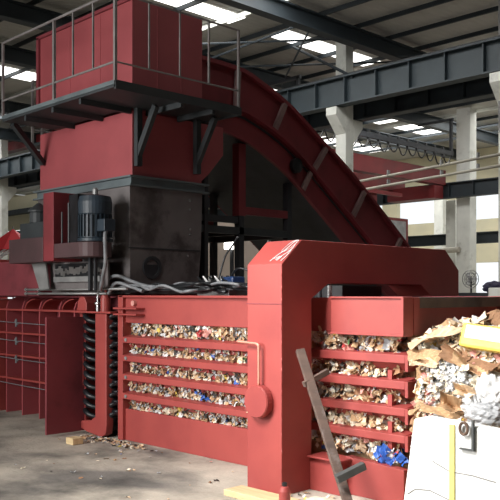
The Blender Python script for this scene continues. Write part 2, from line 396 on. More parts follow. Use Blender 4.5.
for z in (1.37, 1.435): MB().box(-1.97, -1.55, -.13, -.01, z, z + .018).build('bracket_plate', RED, bc, bevel=.003)
MB().tube([(-1.72, -.05, 1.50), (-1.72, -.01, 1.50)], .03, 12).build('round_bolt', PINKP, bc)
# right portion
MB().box(.62, 1.86, -.03, .05, 1.285, 1.57).build('side_gusset', RED, bc)
fb = MB().box(1.13, 1.85, -.14, -.10, 1.285, 1.575).box(1.13, 1.85, -.16, -.03, 1.565, 1.58).box(1.13, 1.85, -.16, -.03, 1.275, 1.29).box(1.83, 1.855, -.16, 0.05, 1.285, 1.575)
fb.build('front_box', RED, bc, bevel=.004)
for a, b in ((.935, 1.01), (.73, .82), (.522, .61), (.40, .46)):
    MB().box(1.66, 1.70, -.09, -.03, a, b).build('slot_divider', RED, bc)
MB().prism([(1.30, 0), (1.86, 0), (1.86, .27), (1.30, .30)], 'y', -.16, -.08).build('base_panel', RED, bc, bevel=.004)
MB().box(1.0, 1.32, -.26, -.08, 0, .27).box(.99, 1.36, -.30, -.08, .27, .285).build('base_ledge', RED, bc, bevel=.004)
# end beam across the mouth
MB().box(1.78, 1.86, 0.05, 1.40, 1.49, 1.575).build('end_beam_cap', BEAMGREY, bc, bevel=.004)
MB().box(1.76, 1.82, 0.05, 1.40, 1.28, 1.49).build('end_beam', RED, bc)
MB().box(1.74, 1.9, 1.30, 1.42, 0, 1.58).build('mouth_post', RED, bc)
MB().box(-1.98, 1.76, .05, 1.36, 1.52, 1.56).build('top_plate', MAROON, bc)
MB().box(-1.98, 1.78, 1.36, 1.42, 0, 1.58).build('far_side_plate', MAROON, bc)
MB().box(-1.98, 1.9, .05, 1.36, 0.0, .06).build('bottom_plate', MAROON, bc)

# ---------------------------------------------------------------- portal frame
prof = [(-.6, 0), (-.6, 1.84), (-.37, 2.04), (1.77, 2.04), (2.02, 1.84), (2.02, 0), (1.52, 0), (1.52, 1.58), (1.34, 1.69), (-.02, 1.69), (-.24, 1.56), (-.24, 0)]
pf = thing('portal_frame', 'big bright red portal frame arching over the baler chamber', 'frame', (.8, .7, 0))
arch = MB()
O = prof
quads = [[O[0], O[1], (-.24, 1.56), O[11]], [O[1], O[2], O[9], O[10]], [O[2], O[3], O[8], O[9]], [O[3], O[4], O[7], O[8]], [O[4], O[5], O[6], O[7]]]
vs = [(x, y, z) for x in (.62, 1.01) for y, z in O]; n = len(O)
fs = []
ring = [(0, 1, 10, 11), (1, 2, 9, 10), (2, 3, 8, 9), (3, 4, 7, 8), (4, 5, 6, 7)]
for q in ring: fs += [q, tuple(i + n for i in q[::-1])]
fs += [(i, (i + 1) % n, n + (i + 1) % n, n + i) for i in range(n)]
arch._add(vs, fs); arch.build('arch', RED, pf, bevel=.008)
MB().box(.615, 1.014, -.604, -.6, 1.518, 1.524).build('weld_seam', MAROON, pf)
wb = MB()
wz = .2
while wz < 1.8:
    wb.tube([(1.012, -.602, wz), (1.013 + rnd.random() * .006, -.604, wz + .02), (1.012, -.602, wz + .035)], .006, 5); wz += .06 + rnd.random() * .12
wb.build('corner_weld', RED, pf)
gc = MB().rings((.79, -.6, .735), [(.128, 0), (.133, -.01), (.133, -.065), (.125, -.075)], 32, 'y').build('round_cover', RED, pf)
MB().tube(spline([(.80, -.645, .85), (.80, -.645, 1.15), (.79, -.645, 1.19), (.755, -.645, 1.20), (.55, -.645, 1.21)], 6), .011, 8).build('copper_pipe', COPPER, pf, smooth=True)
# white chalk scrawl on the chamfer
sc = MB()
def cham(u, v):  # u along X 0..1, v along slope 0..1
    return (.62 + .39 * u, -.6 + .23 * v - .004, 1.84 + .2 * v + .004)
for pts in [[(.62, .1), (.70, .35), (.80, .55), (.88, .9), (.97, .95), (.93, .7), (.80, .5), (.72, .55), (.78, .85), (.9, .97)], [(.75, .15), (.9, .4), (.97, .6)], [(.66, .2), (.85, .3), (.8, .12)], [(.93, .1), (.98, .4), (.95, .9)]]:
    sc.tube(spline([cham(*p) for p in pts], 4), .0028, 4)
sc.build('chalk_marks', WHITEP, pf)

# cylinder seen in the arch opening
pc = thing('press_cylinder', 'dark steel cylinder block inside the portal frame opening', 'cylinder', (.3, .9, 1.56))
MB().box(-.5, .55, .72, 1.34, 1.56, 1.68).build('block', BLACK, pc)
MB().rings((.58, .5, 1.56), [(.022, 0), (.022, .12)], 10).build('rod', CHROME, pc)
MB().rings((.58, .36, 1.56), [(.02, 0), (.02, .12)], 10).build('rod', DARK, pc)

# ---------------------------------------------------------------- ribbed ram housing
rh = thing('ram_housing', 'ribbed dark red ram housing on the left end of the baler', 'machine housing', (-3.8, .8, 0))
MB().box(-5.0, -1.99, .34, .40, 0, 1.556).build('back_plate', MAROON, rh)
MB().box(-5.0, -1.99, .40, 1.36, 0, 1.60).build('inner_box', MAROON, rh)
for x in (-4.78, -4.35, -3.91, -3.43, -3.09, -2.76):
    pts = [(.09, 0), (.09, 1.42), (.12, 1.50), (.2, 1.55), (.34, 1.56), (.34, 0)]
    MB().prism(pts, 'x', x - .012, x + .012).build('upright_rib', RED2, rh)
for k, z in enumerate((1.39, 1.08, .78, .47)):
    MB().box(-4.98, -2.72, .075, .34, z - .012, z + .012).build('cross_rib', RED, rh)
for x in (-4.35, -3.91, -3.43, -3.09):
    mb = MB()
    a = [(x + .01 + .26 * (1 - math.cos(t * PI / 20)) , 1.40 + .14 * math.sin(t * PI / 20)) for t in range(11)]
    mb.strip(a, [(p[0] + .012, p[1] - .012) for p in a], 'y', .12, .34)
    mb.build('curved_gusset', RED, rh)
MB().box(-5.0, -2.0, .10, .40, 1.556, 1.576).build('top_plate', MAROON, rh)
MB().box(-5.75, -4.95, -.10, .8, 0, 1.53).build('end_box', RED, rh, bevel=.006)
for z, yy in ((1.22, .05), (.98, .05), (.74, .05), (.40, .06)):
    mb = MB().tube(spline([(-5.0, yy, z + .01), (-4.4, yy - .01, z), (-3.6, yy, z - .01), (-2.7, yy, z - .015)], 5), .006, 5)
    if z > .5:
        mb.tube([(-4.42, yy - .01, z - .05), (-4.40, yy - .02, z + .05)], .014, 6).tube([(-4.45, yy - .01, z + .02), (-4.36, yy - .02, z - .02)], .012, 6)
    o = mb.build('tie_wire', HOSE); tag(o, {1.22: 'topmost grey tie wire stretched across the ribbed housing', .98: 'second highest tie wire across the ribbed housing', .74: 'knotted tie wire across the middle of the ribbed housing', .40: 'lowest grey tie wire across the ribbed housing'}[z], 'wire', 'tie wires on the ribbed housing')

# open door leaf
dl = thing('access_door', 'dark red flat door leaf standing open beside the ribbed housing', 'door', (-2.62, -.3, .03))
MB().box(-2.64, -2.61, -.57, -.06, .03, 1.34).build('leaf', MAROON, dl, bevel=.003)
MB().box(-2.66, -2.59, -.075, -.03, .05, 1.34).build('hinge_strip', RED, dl)
MB().box(-2.61, -2.60, -.10, -.085, .55, .95).build('grab_bar', RED, dl)

# wire guide housing
wg = thing('wire_guide_housing', 'narrow red housing holding stacked black wire guides', 'machine housing', (-2.3, .05, 0))
MB().box(-2.75, -1.99, .14, .2, .03, 1.40).build('back_plate', BLACK, wg)
MB().box(-2.78, -2.72, -.03, .14, .05, 1.40).build('left_frame', RED, wg)
MB().prism([(-2.33, 1.38), (-2.33, .22), (-2.42, .17), (-2.66, .14), (-2.72, .2), (-2.72, .08), (-2.5, .03), (-2.22, .0), (-2.13, .04), (-2.11, .14), (-2.11, 1.38)], 'y', -.12, -.02).build('curved_upright', RED, wg, bevel=.012)
MB().box(-2.78, -2.0, -.14, .14, 1.385, 1.405).build('top_plate', RED, wg)
MB().prism([(-2.74, 1.405), (-2.74, 1.50), (-2.69, 1.57), (-2.60, 1.57), (-2.55, 1.50), (-2.55, 1.405)], 'y', -.09, .04).build('lug', RED, wg, bevel=.01)
MB().rings((-2.21, -.06, 1.405), [(.055, 0), (.055, .14), (.04, .2), (.015, .21), (.015, .30)], 14).build('air_cylinder', RED, wg)
MB().rings((-2.38, -.05, 1.405), [(.02, 0), (.02, .07), (.035, .08), (.035, .1), (.012, .11), (.012, .2)], 10).build('valve', CHROME, wg)
for i in range(11):
    z = .24 + i * .108
    mb = MB().tube(spline([(-2.70, .02, z + .05), (-2.62, -.06, z + .03), (-2.50, -.08, z - .02), (-2.36, .02, z - .06)], 4), [.020 + .012 * math.sin(k * PI / 12) for k in range(13)], 7)
    mb.build('wire_guide', PLAST, wg, smooth=True)
    mb = MB().tube(spline([(-2.10, .06, z), (-2.06, -.08, z + .01), (-2.02, -.10, z + .04), (-1.99, .05, z + .04)], 4), .022, 7).box(-2.09, -2.0, -.06, .02, z + .05, z + .075)
    mb.build('wire_guide', PLAST, wg, smooth=True)

# ---------------------------------------------------------------- control cabinet on the left
cc = thing('machine_cabinet', 'dark maroon steel cabinet standing on top of the ribbed housing', 'cabinet', (-4.2, .2, 1.56))
MB().box(-4.62, -3.60, -.10, .5, 1.577, 2.02).build('body', MAROON, cc, bevel=.006)
MB().box(-5.2, -4.63, -.12, .5, 1.577, 2.06).build('light_side_box', RED, cc, bevel=.004)
MB().box(-4.78, -4.66, -.125, -.12, 1.75, 1.95).build('white_sticker', WHITEP, cc)

# ---------------------------------------------------------------- hopper
hp = thing('feed_hopper', 'tall red sheet steel feed hopper on a dark grey chute', 'hopper', (-2.9, .6, 1.6))
X0, X1, Y0, Y1 = -3.93, -1.93, .10, 1.13
MB().box(X0, X1, Y0, Y1, 3.74, 4.88).build('upper_box', RED2, hp, bevel=.005)
mb = MB().box(X0 - .03, X1 + .005, Y0 - .03, Y0 + .02, 4.86, 4.90).box(X0 - .03, X0 + .03, Y0 - .03, Y0, 3.74, 4.88)
mb.build('box_edge_angle', MAROON, hp)
mb = MB()
for x in (-3.2, -2.55): mb.box(x - .006, x + .006, Y0 - .004, Y0, 3.76, 4.85)
mb.box(X1, X1 + .004, .45, .46, 3.76, 4.85).box(X1, X1 + .004, .80, .81, 3.76, 4.85)
mb.build('sheet_seam', RED2, hp)
# lower box widening towards the conveyor
pts = [(Y0, 2.91), (Y0, 3.64), (1.47, 3.64), (1.47, 3.30), (1.24, 3.05), (1.12, 2.95), (1.12, 2.91)]
MB().prism(pts, 'x', X0 + .02, X1).build('lower_box', RED2, hp, bevel=.005)
mb = MB().box(X0 - .06, X1 + .05, Y0 - .06, 1.20, 2.895, 2.915).box(X0 - .06, X1 + .05, Y0 - .06, 1.20, 2.80, 2.82).box(X0 - .02, X1 + .01, Y0 - .02, 1.16, 2.81, 2.905)
mb.build('flange', FLANGE, hp)
mb = MB()
vs = []
for z, e in ((2.80, 0), (2.1, .02), (1.60, .06)):
    vs += [(X0 + e + .02, Y0 - .03 + e * .3, z), (X1 - e * .3, Y0 - .03 + e * .3, z), (X1 - e * .3, 1.13 - e, z), (X0 + e + .02, 1.13 - e, z)]
fs = [(0, 1, 2, 3), (11, 10, 9, 8)]
for k in (0, 4):
    for i in range(4): fs.append((k + i, k + (i + 1) % 4, k + 4 + (i + 1) % 4, k + 4 + i))
mb._add(vs, fs); ch = mb.build('chute', CHUTE, hp)
MB().box(X1 - .012, X1 + .006, .06, 1.09, 2.105, 2.12).build('chute_seam', DARK, hp)
for y, z in ((.93, 2.70), (.93, 2.60), (.93, 2.36), (.93, 2.30), (.90, 2.05)):
    MB().rings((X1 + .0, y, z), [(.013, 0), (.013, .015)], 8, 'x').build('chute_bolt', CHROME, hp)
MB().rings((X1 - .02, .38, 1.9), [(.13, 0), (.13, .03), (.09, .03), (.09, .01)], 20, 'x').build('round_boss', DARK, hp)

# ---------------------------------------------------------------- platform with railing
PX0, PX1, PY0, PY1, PZ = -3.60, -1.28, -.58, 1.13, 3.72
ap = thing('access_platform', 'dark steel walkway platform with grey railing around the upper hopper', 'platform', (-2.4, 0, 3.66))
mb = MB().box(PX0, PX1, PY0, Y0 - .005, PZ - .06, PZ - .02).box(X1 + .005, PX1, Y0 - .005, PY1, PZ - .06, PZ - .02)
mb.build('deck', DECK, ap)
MB().box(PX0, PX1, PY0 - .012, PY0 + .02, PZ - .035, PZ + .01).box(PX0 - .01, PX0 + .03, PY0, Y0, PZ - .035, PZ + .01).build('edge_angle', FLANGE, ap)
MB().box(PX1 - .02, PX1 + .012, PY0, PY1, PZ - .08, PZ + .01).box(X1, PX1, PY1, PY1 + .03, PZ - .08, PZ + .01).build('edge_channel', DECK, ap)
for x in (-3.1, -2.5, -1.95): MB().box(x - .02, x + .02, PY0 + .02, Y0 - .01, PZ - .12, PZ - .06).build('cross_joist', DECK, ap)
for y in (.3, .75): MB().box(X1 + .01, PX1 - .02, y - .02, y + .02, PZ - .12, PZ - .06).build('cross_joist', DECK, ap)
TOP = PZ + .88; MID = PZ + .19
for x, r, z0 in ((-3.59, .017, PZ), (-2.43, .020, PZ), (-2.05, .011, MID), (-1.67, .011, MID), (-1.28, .02, PZ), (-3.05, .0, 0)):
    if r: MB().bar((x, PY0, z0), (x, PY0, TOP), r * 1.5, up=(0, 1, 0)).build('rail_post', RAIL, ap)
for y, r, z0 in ((-.16, .011, MID), (.25, .011, MID), (.66, .014, MID), (1.11, .018, PZ)):
    MB().bar((PX1, y, z0), (PX1, y, TOP), r * 1.4, up=(0, 1, 0)).build('rail_post', RAIL, ap)
MB().tube([(PX0, PY0, TOP), (PX1, PY0, TOP)], .014, 8).build('top_rail', RAIL, ap)
MB().tube([(PX1, PY0, TOP), (PX1, 1.12, TOP)], .012, 8).build('top_rail', RAIL, ap)
MB().tube([(PX0, PY0, MID), (PX1, PY0, MID)], .012, 8).build('mid_rail', RAIL, ap)
MB().tube([(PX1, PY0, MID), (PX1, 1.12, MID)], .010, 8).build('mid_rail', RAIL, ap)
# rear left run of the rail
MB().tube([(-4.9, .55, TOP), (-4.9, 1.1, TOP)], .018, 8).build('top_rail', RAIL, ap)
MB().tube([(-4.9, .55, MID), (-4.9, 1.1, MID)], .014, 8).build('mid_rail', RAIL, ap)
for y in (.55, .70): MB().bar((-4.9, y, PZ - .05), (-4.9, y, TOP), .03).build('rail_post', RAIL, ap)
MB().box(-4.95, X0, .50, 1.12, PZ - .06, PZ - .02).build('rear_deck', DECK, ap)
# brackets
def bracket(a, b, side):
    MB().bar(a, b, .055, .07).build('support_bracket', DECK, ap)
bracket((-3.80, Y0 - .02, 3.26), (-3.58, PY0 + .12, 3.66), 0)
bracket((X1 + .02, .16, 3.12), (PX1 - .30, .16, 3.64), 1)
bracket((X1 + .02, 1.02, 3.12), (PX1 - .30, 1.02, 3.64), 1)
MB().bar((X1 + .03, .16, 3.02), (X1 + .03, .16, 3.66), .07).build('bracket_leg', DECK, ap)
MB().bar((X1 + .03, 1.02, 3.02), (X1 + .03, 1.02, 3.66), .07).build('bracket_leg', DECK, ap)

# ---------------------------------------------------------------- conveyor
cv = thing('inclined_conveyor', 'dull red curved conveyor casing rising to the hopper', 'conveyor', (-2.8, 4, 0))
def rs(ctrl, n): # resample a curve to n points
    P = spline([(p[0], p[1], 0) for p in ctrl], 10); L = [0]
    for i in range(1, len(P)): L.append(L[-1] + (P[i] - P[i - 1]).length)
    out = []; j = 0
    for k in range(n):
        d = L[-1] * k / (n - 1)
        while j < len(L) - 2 and L[j + 1] < d: j += 1
        t = (d - L[j]) / max(1e-6, L[j + 1] - L[j]); q = P[j].lerp(P[j + 1], t); out.append((q.x, q.y))
    return out
UP = rs([(1.13, 4.46), (1.79, 4.44), (2.16, 4.34), (2.61, 4.17), (2.95, 3.99), (3.26, 3.80), (3.92, 3.42), (4.63, 2.94), (5.49, 2.32), (6.5, 1.55), (8.2, .25)], 60)
MI = rs([(1.13, 3.92), (1.77, 3.91), (2.03, 3.86), (2.48, 3.70), (2.95, 3.45), (3.47, 3.09), (4.03, 2.70), (5.0, 2.0), (6.0, 1.25), (7.6, .08)], 60)
LO = rs([(1.47, 3.62), (1.75, 3.58), (2.03, 3.50), (2.3, 3.38), (2.69, 3.18), (3.2, 2.83), (3.85, 2.36), (4.8, 1.65), (5.6, 1.05), (6.9, .06)], 60)
for xs, nm in ((-2.0, 'near'), (-3.75, 'far')):
    MB().strip(UP, MI, 'x', xs - .02, xs).build('upper_side_band', CONVRED, cv)
    MB().strip(MI, LO, 'x', xs - .03, xs - .01).build('lower_side_band', CONVRED, cv)
def off(c, d): return [(p[0], p[1] + d) for p in c]
MB().strip(UP, off(UP, -.05), 'x', -2.06, -1.93).build('top_flange', CONVRED, cv)
MB().strip(off(MI, .02), off(MI, -.02), 'x', -2.0, -1.92).build('middle_flange', CONVRED, cv)
MB().strip(off(LO, .02), off(LO, -.02), 'x', -2.0, -1.95).build('bottom_flange', CONVRED, cv)
MB().strip(off(MI, -.05), off(MI, -.08), 'x', -3.75, -2.0).build('carrying_pan', DARK, cv)
MB().strip(off(LO, .03), off(LO, .0), 'x', -3.75, -2.0).build('return_pan', DARK, cv)
stif = mat('stiffener_grey_red', (.27, .18, .17), (.2, .12, .12), rough=.6, scale=5)
for a, b in (((2.40, 3.73), (2.62, 4.14)), ((3.18, 3.30), (3.45, 3.64)), ((4.03, 2.70), (4.34, 3.13)), ((4.95, 2.05), (5.25, 2.47)), ((1.72, 3.93), (1.75, 4.42))):
    MB().bar((-1.96, *a), (-1.96, *b), .07, .05, up=(1, 0, 0)).build('stiffener', stif, cv)
for a, b in (((2.98, 3.02), (3.14, 3.27)), ((4.4, 1.98), (4.6, 2.25))):
    MB().bar((-1.975, *a), (-1.975, *b), .07, .04, up=(1, 0, 0)).build('stiffener', stif, cv)
MB().rings((-2.0, 2.84, 3.33), [(.10, 0), (.10, .06), (.03, .07)], 20, 'x').build('bearing_hub', BLACK, cv)

# support frame below the conveyor
sf = thing('support_frame', 'dark red and grey steel frame under the curved conveyor', 'frame', (-2.6, 2.4, 0))
for x in (-2.1, -3.6):
    MB().box(x - .08, x + .04, 1.86, 1.98, 2.60, 3.52).build('upper_post', CONVRED, sf)
    MB().box(x - .06, x + .03, 1.88, 1.96, 0, 2.60).build('lower_post', DARK, sf)
    MB().box(x - .06, x + .03, 2.78, 2.86, 0, 3.10).build('lower_post', DARK, sf)
    MB().box(x - .03, x + .03, 1.98, 2.78, 2.62, 2.72).build('cross_beam', CONVRED, sf)
    MB().box(x - .03, x + .03, 1.2, 1.86, 2.50, 2.58).build('cross_beam', DARK, sf)
    MB().box(x - .03, x + .03, 1.2, 2.80, 2.36, 2.45).build('cross_beam', DECK, sf)
MB().box(-3.6, -2.1, 2.80, 2.86, 2.36, 2.45).build('cross_beam', DECK, sf)
MB().box(-3.6, -2.1, 1.90, 1.96, 2.36, 2.45).build('cross_beam', DECK, sf)
MB().box(-2.2, -2.06, 1.28, 1.34, 1.56, 3.3).build('lower_post', DARK, sf)
# dark enclosed gallery wall behind frame
gw = thing('gallery_wall', 'large dark sheet steel wall behind the conveyor frame', 'partition', (-5.2, 4, 0))
MB().prism([(1.2, 3.1), (1.2, 5.4), (4.6, 5.3), (6.9, 4.3), (8.8, 2.9), (8.8, 2.5), (5.2, 2.5), (5.2, 3.1)], 'x', -5.2, -5.1).build('sheet_panel', DARK, gw)
for y in (1.25, 7.9): MB().box(-5.2, -5.1, y, y + .1, 0, 3.1 if y < 5 else 2.6).build('post', DARK, gw)

# ---------------------------------------------------------------- drive on the left: motor, belt guard, gearbox
bg = thing('belt_guard', 'brownish red belt guard box below the blue motor', 'guard', (-2.9, -.3, 1.98))
def stadium(x0, x1, yc, r, n=10):
    return [(x1 + r * math.cos(t), yc + r * math.sin(t)) for t in [-PI / 2 + PI * k / n for k in range(n + 1)]] + [(x0 + r * math.cos(t), yc + r * math.sin(t)) for t in [PI / 2 + PI * k / n for k in range(n + 1)]]
BG = mat('brown_red_guard', (.075, .036, .040), (.055, .028, .03), rough=.6, scale=3, bump=.05)
MB().prism(stadium(-2.7, -2.08, -.30, .19), 'z', 2.0, 2.16).build('front_guard', BG, bg, bevel=.008)
MB().box(-3.75, -2.95, -.42, .05, 1.97, 2.26).build('rear_guard', BG, bg, bevel=.008)
MB().box(-2.80, -2.58, -.50, -.12, 1.97, 2.74).build('upright_channel', CONVRED, bg, bevel=.006)
MB().box(-2.58, -2.40, -.30, -.06, 2.16, 2.72).build('shaded_side_block', BLACK, bg)  # black block standing in for the shaded right side of the channel
MX = -2.10
mo = thing('electric_motor', 'dark blue finned electric motor standing upright beside the chute', 'motor', (-2.22, -.27, 2.16))
mb = MB().rings((MX, -.27, 2.17), [(.19, 0), (.19, .03), (.165, .04), (.165, .28), (.18, .30), (.185, .43), (.17, .49), (.08, .51)], 32)
for k in range(24):
    t = 2 * PI * k / 24; c, s_ = math.cos(t), math.sin(t)
    mb.bar((MX + .17 * c, -.27 + .17 * s_, 2.22), (MX + .17 * c, -.27 + .17 * s_, 2.46), .012, .03, up=(c, s_, 0))
mb.build('finned_body', MOTOR, mo)
MB().rings((MX, -.27, 2.67), [(.03, 0), (.03, .07), (.02, .09)], 10).build('lifting_stub', GREYM, mo)
MB().box(MX + .17, MX + .31, -.36, -.22, 2.27, 2.40).build('terminal_box', MOTOR, mo, bevel=.008)
MB().tube([(-2.34, -.45, 2.16), (-2.34, -.45, 2.60)], .014, 6).tube([(-2.40, -.5, 2.16), (-2.40, -.5, 2.50)], .01, 6).build('mounting_bolt', DARK, mo)
tag(MB().tube(spline([(-1.85, -.30, 2.27), (-1.84, -.32, 2.2), (-1.86, -.30, 1.95), (-1.97, -.26, 1.78), (-2.06, -.22, 1.68), (-2.16, -.15, 1.64)], 8), .022, 8).build('flexible_conduit', HOSE, smooth=True), 'grey flexible conduit hanging from the motor down to the baler', 'conduit')
gb = thing('gearbox', 'grey gearbox with a pointed cap left of the belt guard', 'gearbox', (-3.65, -.15, 2.26))
MB().box(-3.70, -3.12, -.30, .0, 2.26, 2.46).build('housing', DECK, gb, bevel=.01)
MB().rings((-3.42, -.2, 2.46), [(.11, 0), (.11, .12), (.13, .13), (.13, .15), (.02, .24)], 16).build('pointed_cap', DECK, gb)
MB().bar((-3.4, -.1, 2.53), (-2.8, -.1, 2.53), .06).build('shaft', DARK, gb)
dh = thing('discharge_funnel', 'scraped light grey funnel plates under the belt guard', 'funnel', (-2.8, -.1, 1.7))
MB().prism([(-3.52, 1.97), (-3.20, 1.97), (-3.12, 1.66), (-3.34, 1.66)], 'y', -.24, -.22).build('side_flap', GREYM, dh)
MB().box(-3.25, -2.05, -.14, -.12, 1.66, 1.97).build('front_plate', CHUTE, dh)
mb = MB()
for i in range(22):
    x = -3.08 + i * .045; z = 1.80 + rnd.random() * .06
    mb.bar((x, -.17, z), (x + .05, -.20, z + .04 + rnd.random() * .04), .03, .01)
mb.box(-3.1, -2.12, -.19, -.17, 1.74, 1.80)
mb.build('torn_lip', GREYM, dh)
MB().box(-3.1, -2.1, -.165, -.145, 1.80, 1.95).build('gap_shade', BLACK, dh)  # black slab painting the shade of a gap behind the lip
MB().bar((-2.22, -.25, 2.0), (-2.22, -.25, 1.64), .04).bar((-2.12, -.25, 2.0), (-2.12, -.25, 1.64), .03).build('stay_bar', DARK, dh)
for z, x1, lab in ((1.655, -1.72, 'upper of two thin shiny rods lying along the ribbed housing'), (1.605, -2.1, 'lower of two thin shiny rods lying along the ribbed housing')):
    t = thing('steel_rod', lab, 'rod', (-3, -.12, z))
    MB().tube([(-3.9, -.12, z), (x1, -.12, z)], .014, 8).build('shaft', GREYM, t, smooth=True)
    for x in (-3.86, -3.55, -2.25): MB().tube([(x - .015, -.12, z), (x + .015, -.12, z)], .024, 8).build('collar', CHROME, t)

# hoses lying on top of the chamber
for i in range(9):
    y = .0 + .09 * i; z = 1.61 + .012 * (i % 3)
    c = [(-2.25 + rnd.random() * .1, -.05 + y * .2, 1.62)]
    for k in range(7): c.append((-2.1 + k * (.22 + .02 * i), y * .5 - .02 + rnd.uniform(-.04, .05), z + rnd.random() * .09))
    c.append((-.75, .3 + y * .3, 1.66))
    tag(MB().tube(spline(c, 5), .016, 6).build('hydraulic_hose', BLACK if i % 4 else HOSE, smooth=True), ('black' if i % 4 else 'grey') + ' hose lying on the baler top, ' + ['first', 'second', 'third', 'fourth', 'fifth', 'sixth', 'seventh', 'eighth', 'ninth'][i] + ' one counting from the slotted side', 'hose', 'hoses on top of the baler')
for i, c in enumerate([[(-2.25, -.05, 1.62), (-2.18, -.08, 1.74), (-2.0, -.06, 1.80), (-1.8, 0, 1.74), (-1.5, .0, 1.68), (-1.2, .05, 1.67)], [(-2.1, -.1, 1.6), (-1.95, -.1, 1.72), (-1.8, -.02, 1.68), (-1.6, .0, 1.63)]]):
    tag(MB().tube(spline(c, 6), .02, 7).build('looped_hose', HOSE, smooth=True), ['larger grey hose arching over the chamber corner', 'smaller grey hose curling beside the chute base'][i], 'hose')
for i, c in enumerate([[(-1.0, .55, 1.75), (-.95, .6, 2.0), (-.85, .62, 2.12), (-.78, .62, 2.2)], [(-.8, .5, 1.72), (-.6, .45, 1.86), (-.42, .5, 1.80), (-.3, .5, 1.62)], [(-.55, .55, 1.62), (-.4, .6, 1.8), (-.3, .65, 2.1)]]):
    tag(MB().tube(spline(c, 6), .012, 6).build('thin_cable', BLACK, smooth=True), ['thin black cable rising from the valve block', 'thin black cable looping right of the valve block', 'thin black cable next to the portal frame'][i], 'cable')
vb = thing('valve_block', 'hydraulic valve block with blue solenoid on top of the baler', 'valve', (-.95, .5, 1.56))
MB().box(-1.12, -.62, .35, .65, 1.56, 1.66).build('manifold', GREYM, vb, bevel=.01)
for i in range(5):
    x = -1.08 + i * .09
    MB().rings((x, .42, 1.66), [(.03, 0), (.03, .08), (.018, .09), (.018, .13)], 10).build('valve_stem', CHROME if i % 2 else BLACK, vb)
    MB().tube(spline([(x, .38, 1.72), (x + .03, .30, 1.78), (x + .07, .33, 1.72), (x + .05, .38, 1.68)], 4), .009, 6).build('fitting', WHITEP if i % 2 else BLACK, vb)
MB().box(-.80, -.62, .40, .58, 1.70, 1.78).build('blue_solenoid', mat('blue_enamel', (.02, .05, .15), (.015, .035, .10), rough=.35), vb, bevel=.015)
MB().box(-.72, -.58, .34, .46, 1.66, 1.70).build('cap', WHITEP, vb)

# ---------------------------------------------------------------- waste
SC = [KRAFT, TAN, BROWN, WHITEP, GREYP, CREAMP, BLUEP, REDP, PINKP, YELP, DARKP, GREENP]
def scraps(mb, n, sampler, s0, s1, weights, crump=.35, nrm=None, tilt=.8):
    idx = list(range(len(SC)))
    for _ in range(n):
        p, nv = sampler(); nv = Vector(nv)
        nv = (nv + Vector((rnd.uniform(-tilt, tilt), rnd.uniform(-tilt, tilt), rnd.uniform(-tilt, tilt)))).normalized()
        a = nv.orthogonal().normalized(); q = Matrix.Rotation(rnd.random() * 2 * PI, 3, nv); a = q @ a; b = nv.cross(a)
        L = rnd.uniform(s0, s1); Wd = L * rnd.uniform(.35, .9); mi = rnd.choices(idx, weights)[0]
        G = []
        cv_ = rnd.uniform(-.5, .5) * L
        for i in range(4):
            for j in range(3):
                u = i / 3 - .5; v = j / 2 - .5
                w = cv_ * (u * u * 2 - .2) + rnd.uniform(-crump, crump) * L * .4
                G.append(Vector(p) + a * (u * L + rnd.uniform(-.08, .08) * L) + b * (v * Wd + rnd.uniform(-.1, .1) * Wd) + nv * w)
        mb._add(G, [(i * 3 + j, i * 3 + j + 1, (i + 1) * 3 + j + 1, (i + 1) * 3 + j) for i in range(3) for j in range(2)], mi)
WT = [9, 9, 5, 6, 7, 7, .5, .6, 1.6, .5, 4, .2]
SLOTS = [(1.155, 1.285), (.95, 1.05), (.75, .85), (.54, .65), (.345, .44)]
mb = MB()
core = len(SC)
mb.box(-1.96, 1.80, .07, 1.30, .08, 1.50, 0)
for a, b in SLOTS:
    def smp(a=a, b=b):
        x = rnd.uniform(-1.86, .66) ; return (x, rnd.uniform(.01, .09), rnd.uniform(a - .01, b + .01)), (0, -1, .3)
    scraps(mb, 800, smp, .02, .065, WT, tilt=.6)
    def smp2(a=a, b=b):
        x = rnd.uniform(.85, 1.74); return (x, rnd.uniform(-.06, .08), rnd.uniform(a - .03, b + .01)), (0, -1, .3)
    scraps(mb, 420, smp2, .03, .085, [11, 13, 4, 6, 3, 9, .3, .3, 1.2, .4, 2, .1])
def smp3(): return (rnd.uniform(1.5, 1.84), rnd.uniform(-.12, -.04), rnd.uniform(.30, .40)), (0, -1, .3)
scraps(mb, 26, smp3, .04, .09, [0, 0, 0, 3, 0, 0, 7, 1, 0, 0, 0, 0])
def smp4(): return (rnd.gauss(-.62, .04), rnd.uniform(-.04, .02), rnd.uniform(.56, .64)), (0, -1, .3)
scraps(mb, 10, smp4, .04, .07, [0, 0, 0, 0, 0, 0, 7, 0, 0, 0, 0, 0])
def smp5(): return (rnd.gauss(-.62, .04), rnd.uniform(-.03, .03), rnd.uniform(1.19, 1.26)), (0, -1, .3)
scraps(mb, 14, smp5, .04, .08, [0, 0, 0, 1, 0, 0, 0, 3, 4, 0, 0, 0])
tag(mb.build('compressed_waste', SC), 'compressed paper and plastic waste showing through the chamber slots', 'waste', kind='stuff')

# loose straws poking out of the slots
for i, (p, q) in enumerate([((.62, -.10, 1.08), (.25, -.09, 1.0)), ((.50, -.12, .62), (.1, -.10, .52)), ((.55, -.1, .80), (.2, -.09, .82))]):
    tag(MB().tube([p, ((p[0] + q[0]) / 2, p[1] - .02, (p[2] + q[2]) / 2 + .015), q], .006, 5).build('straw', TAN), ['pale straw sticking out beside the frame near the upper bars', 'pale straw sticking out beside the frame near the lower bars', 'pale straw lying along the middle bars'][i], 'straw')

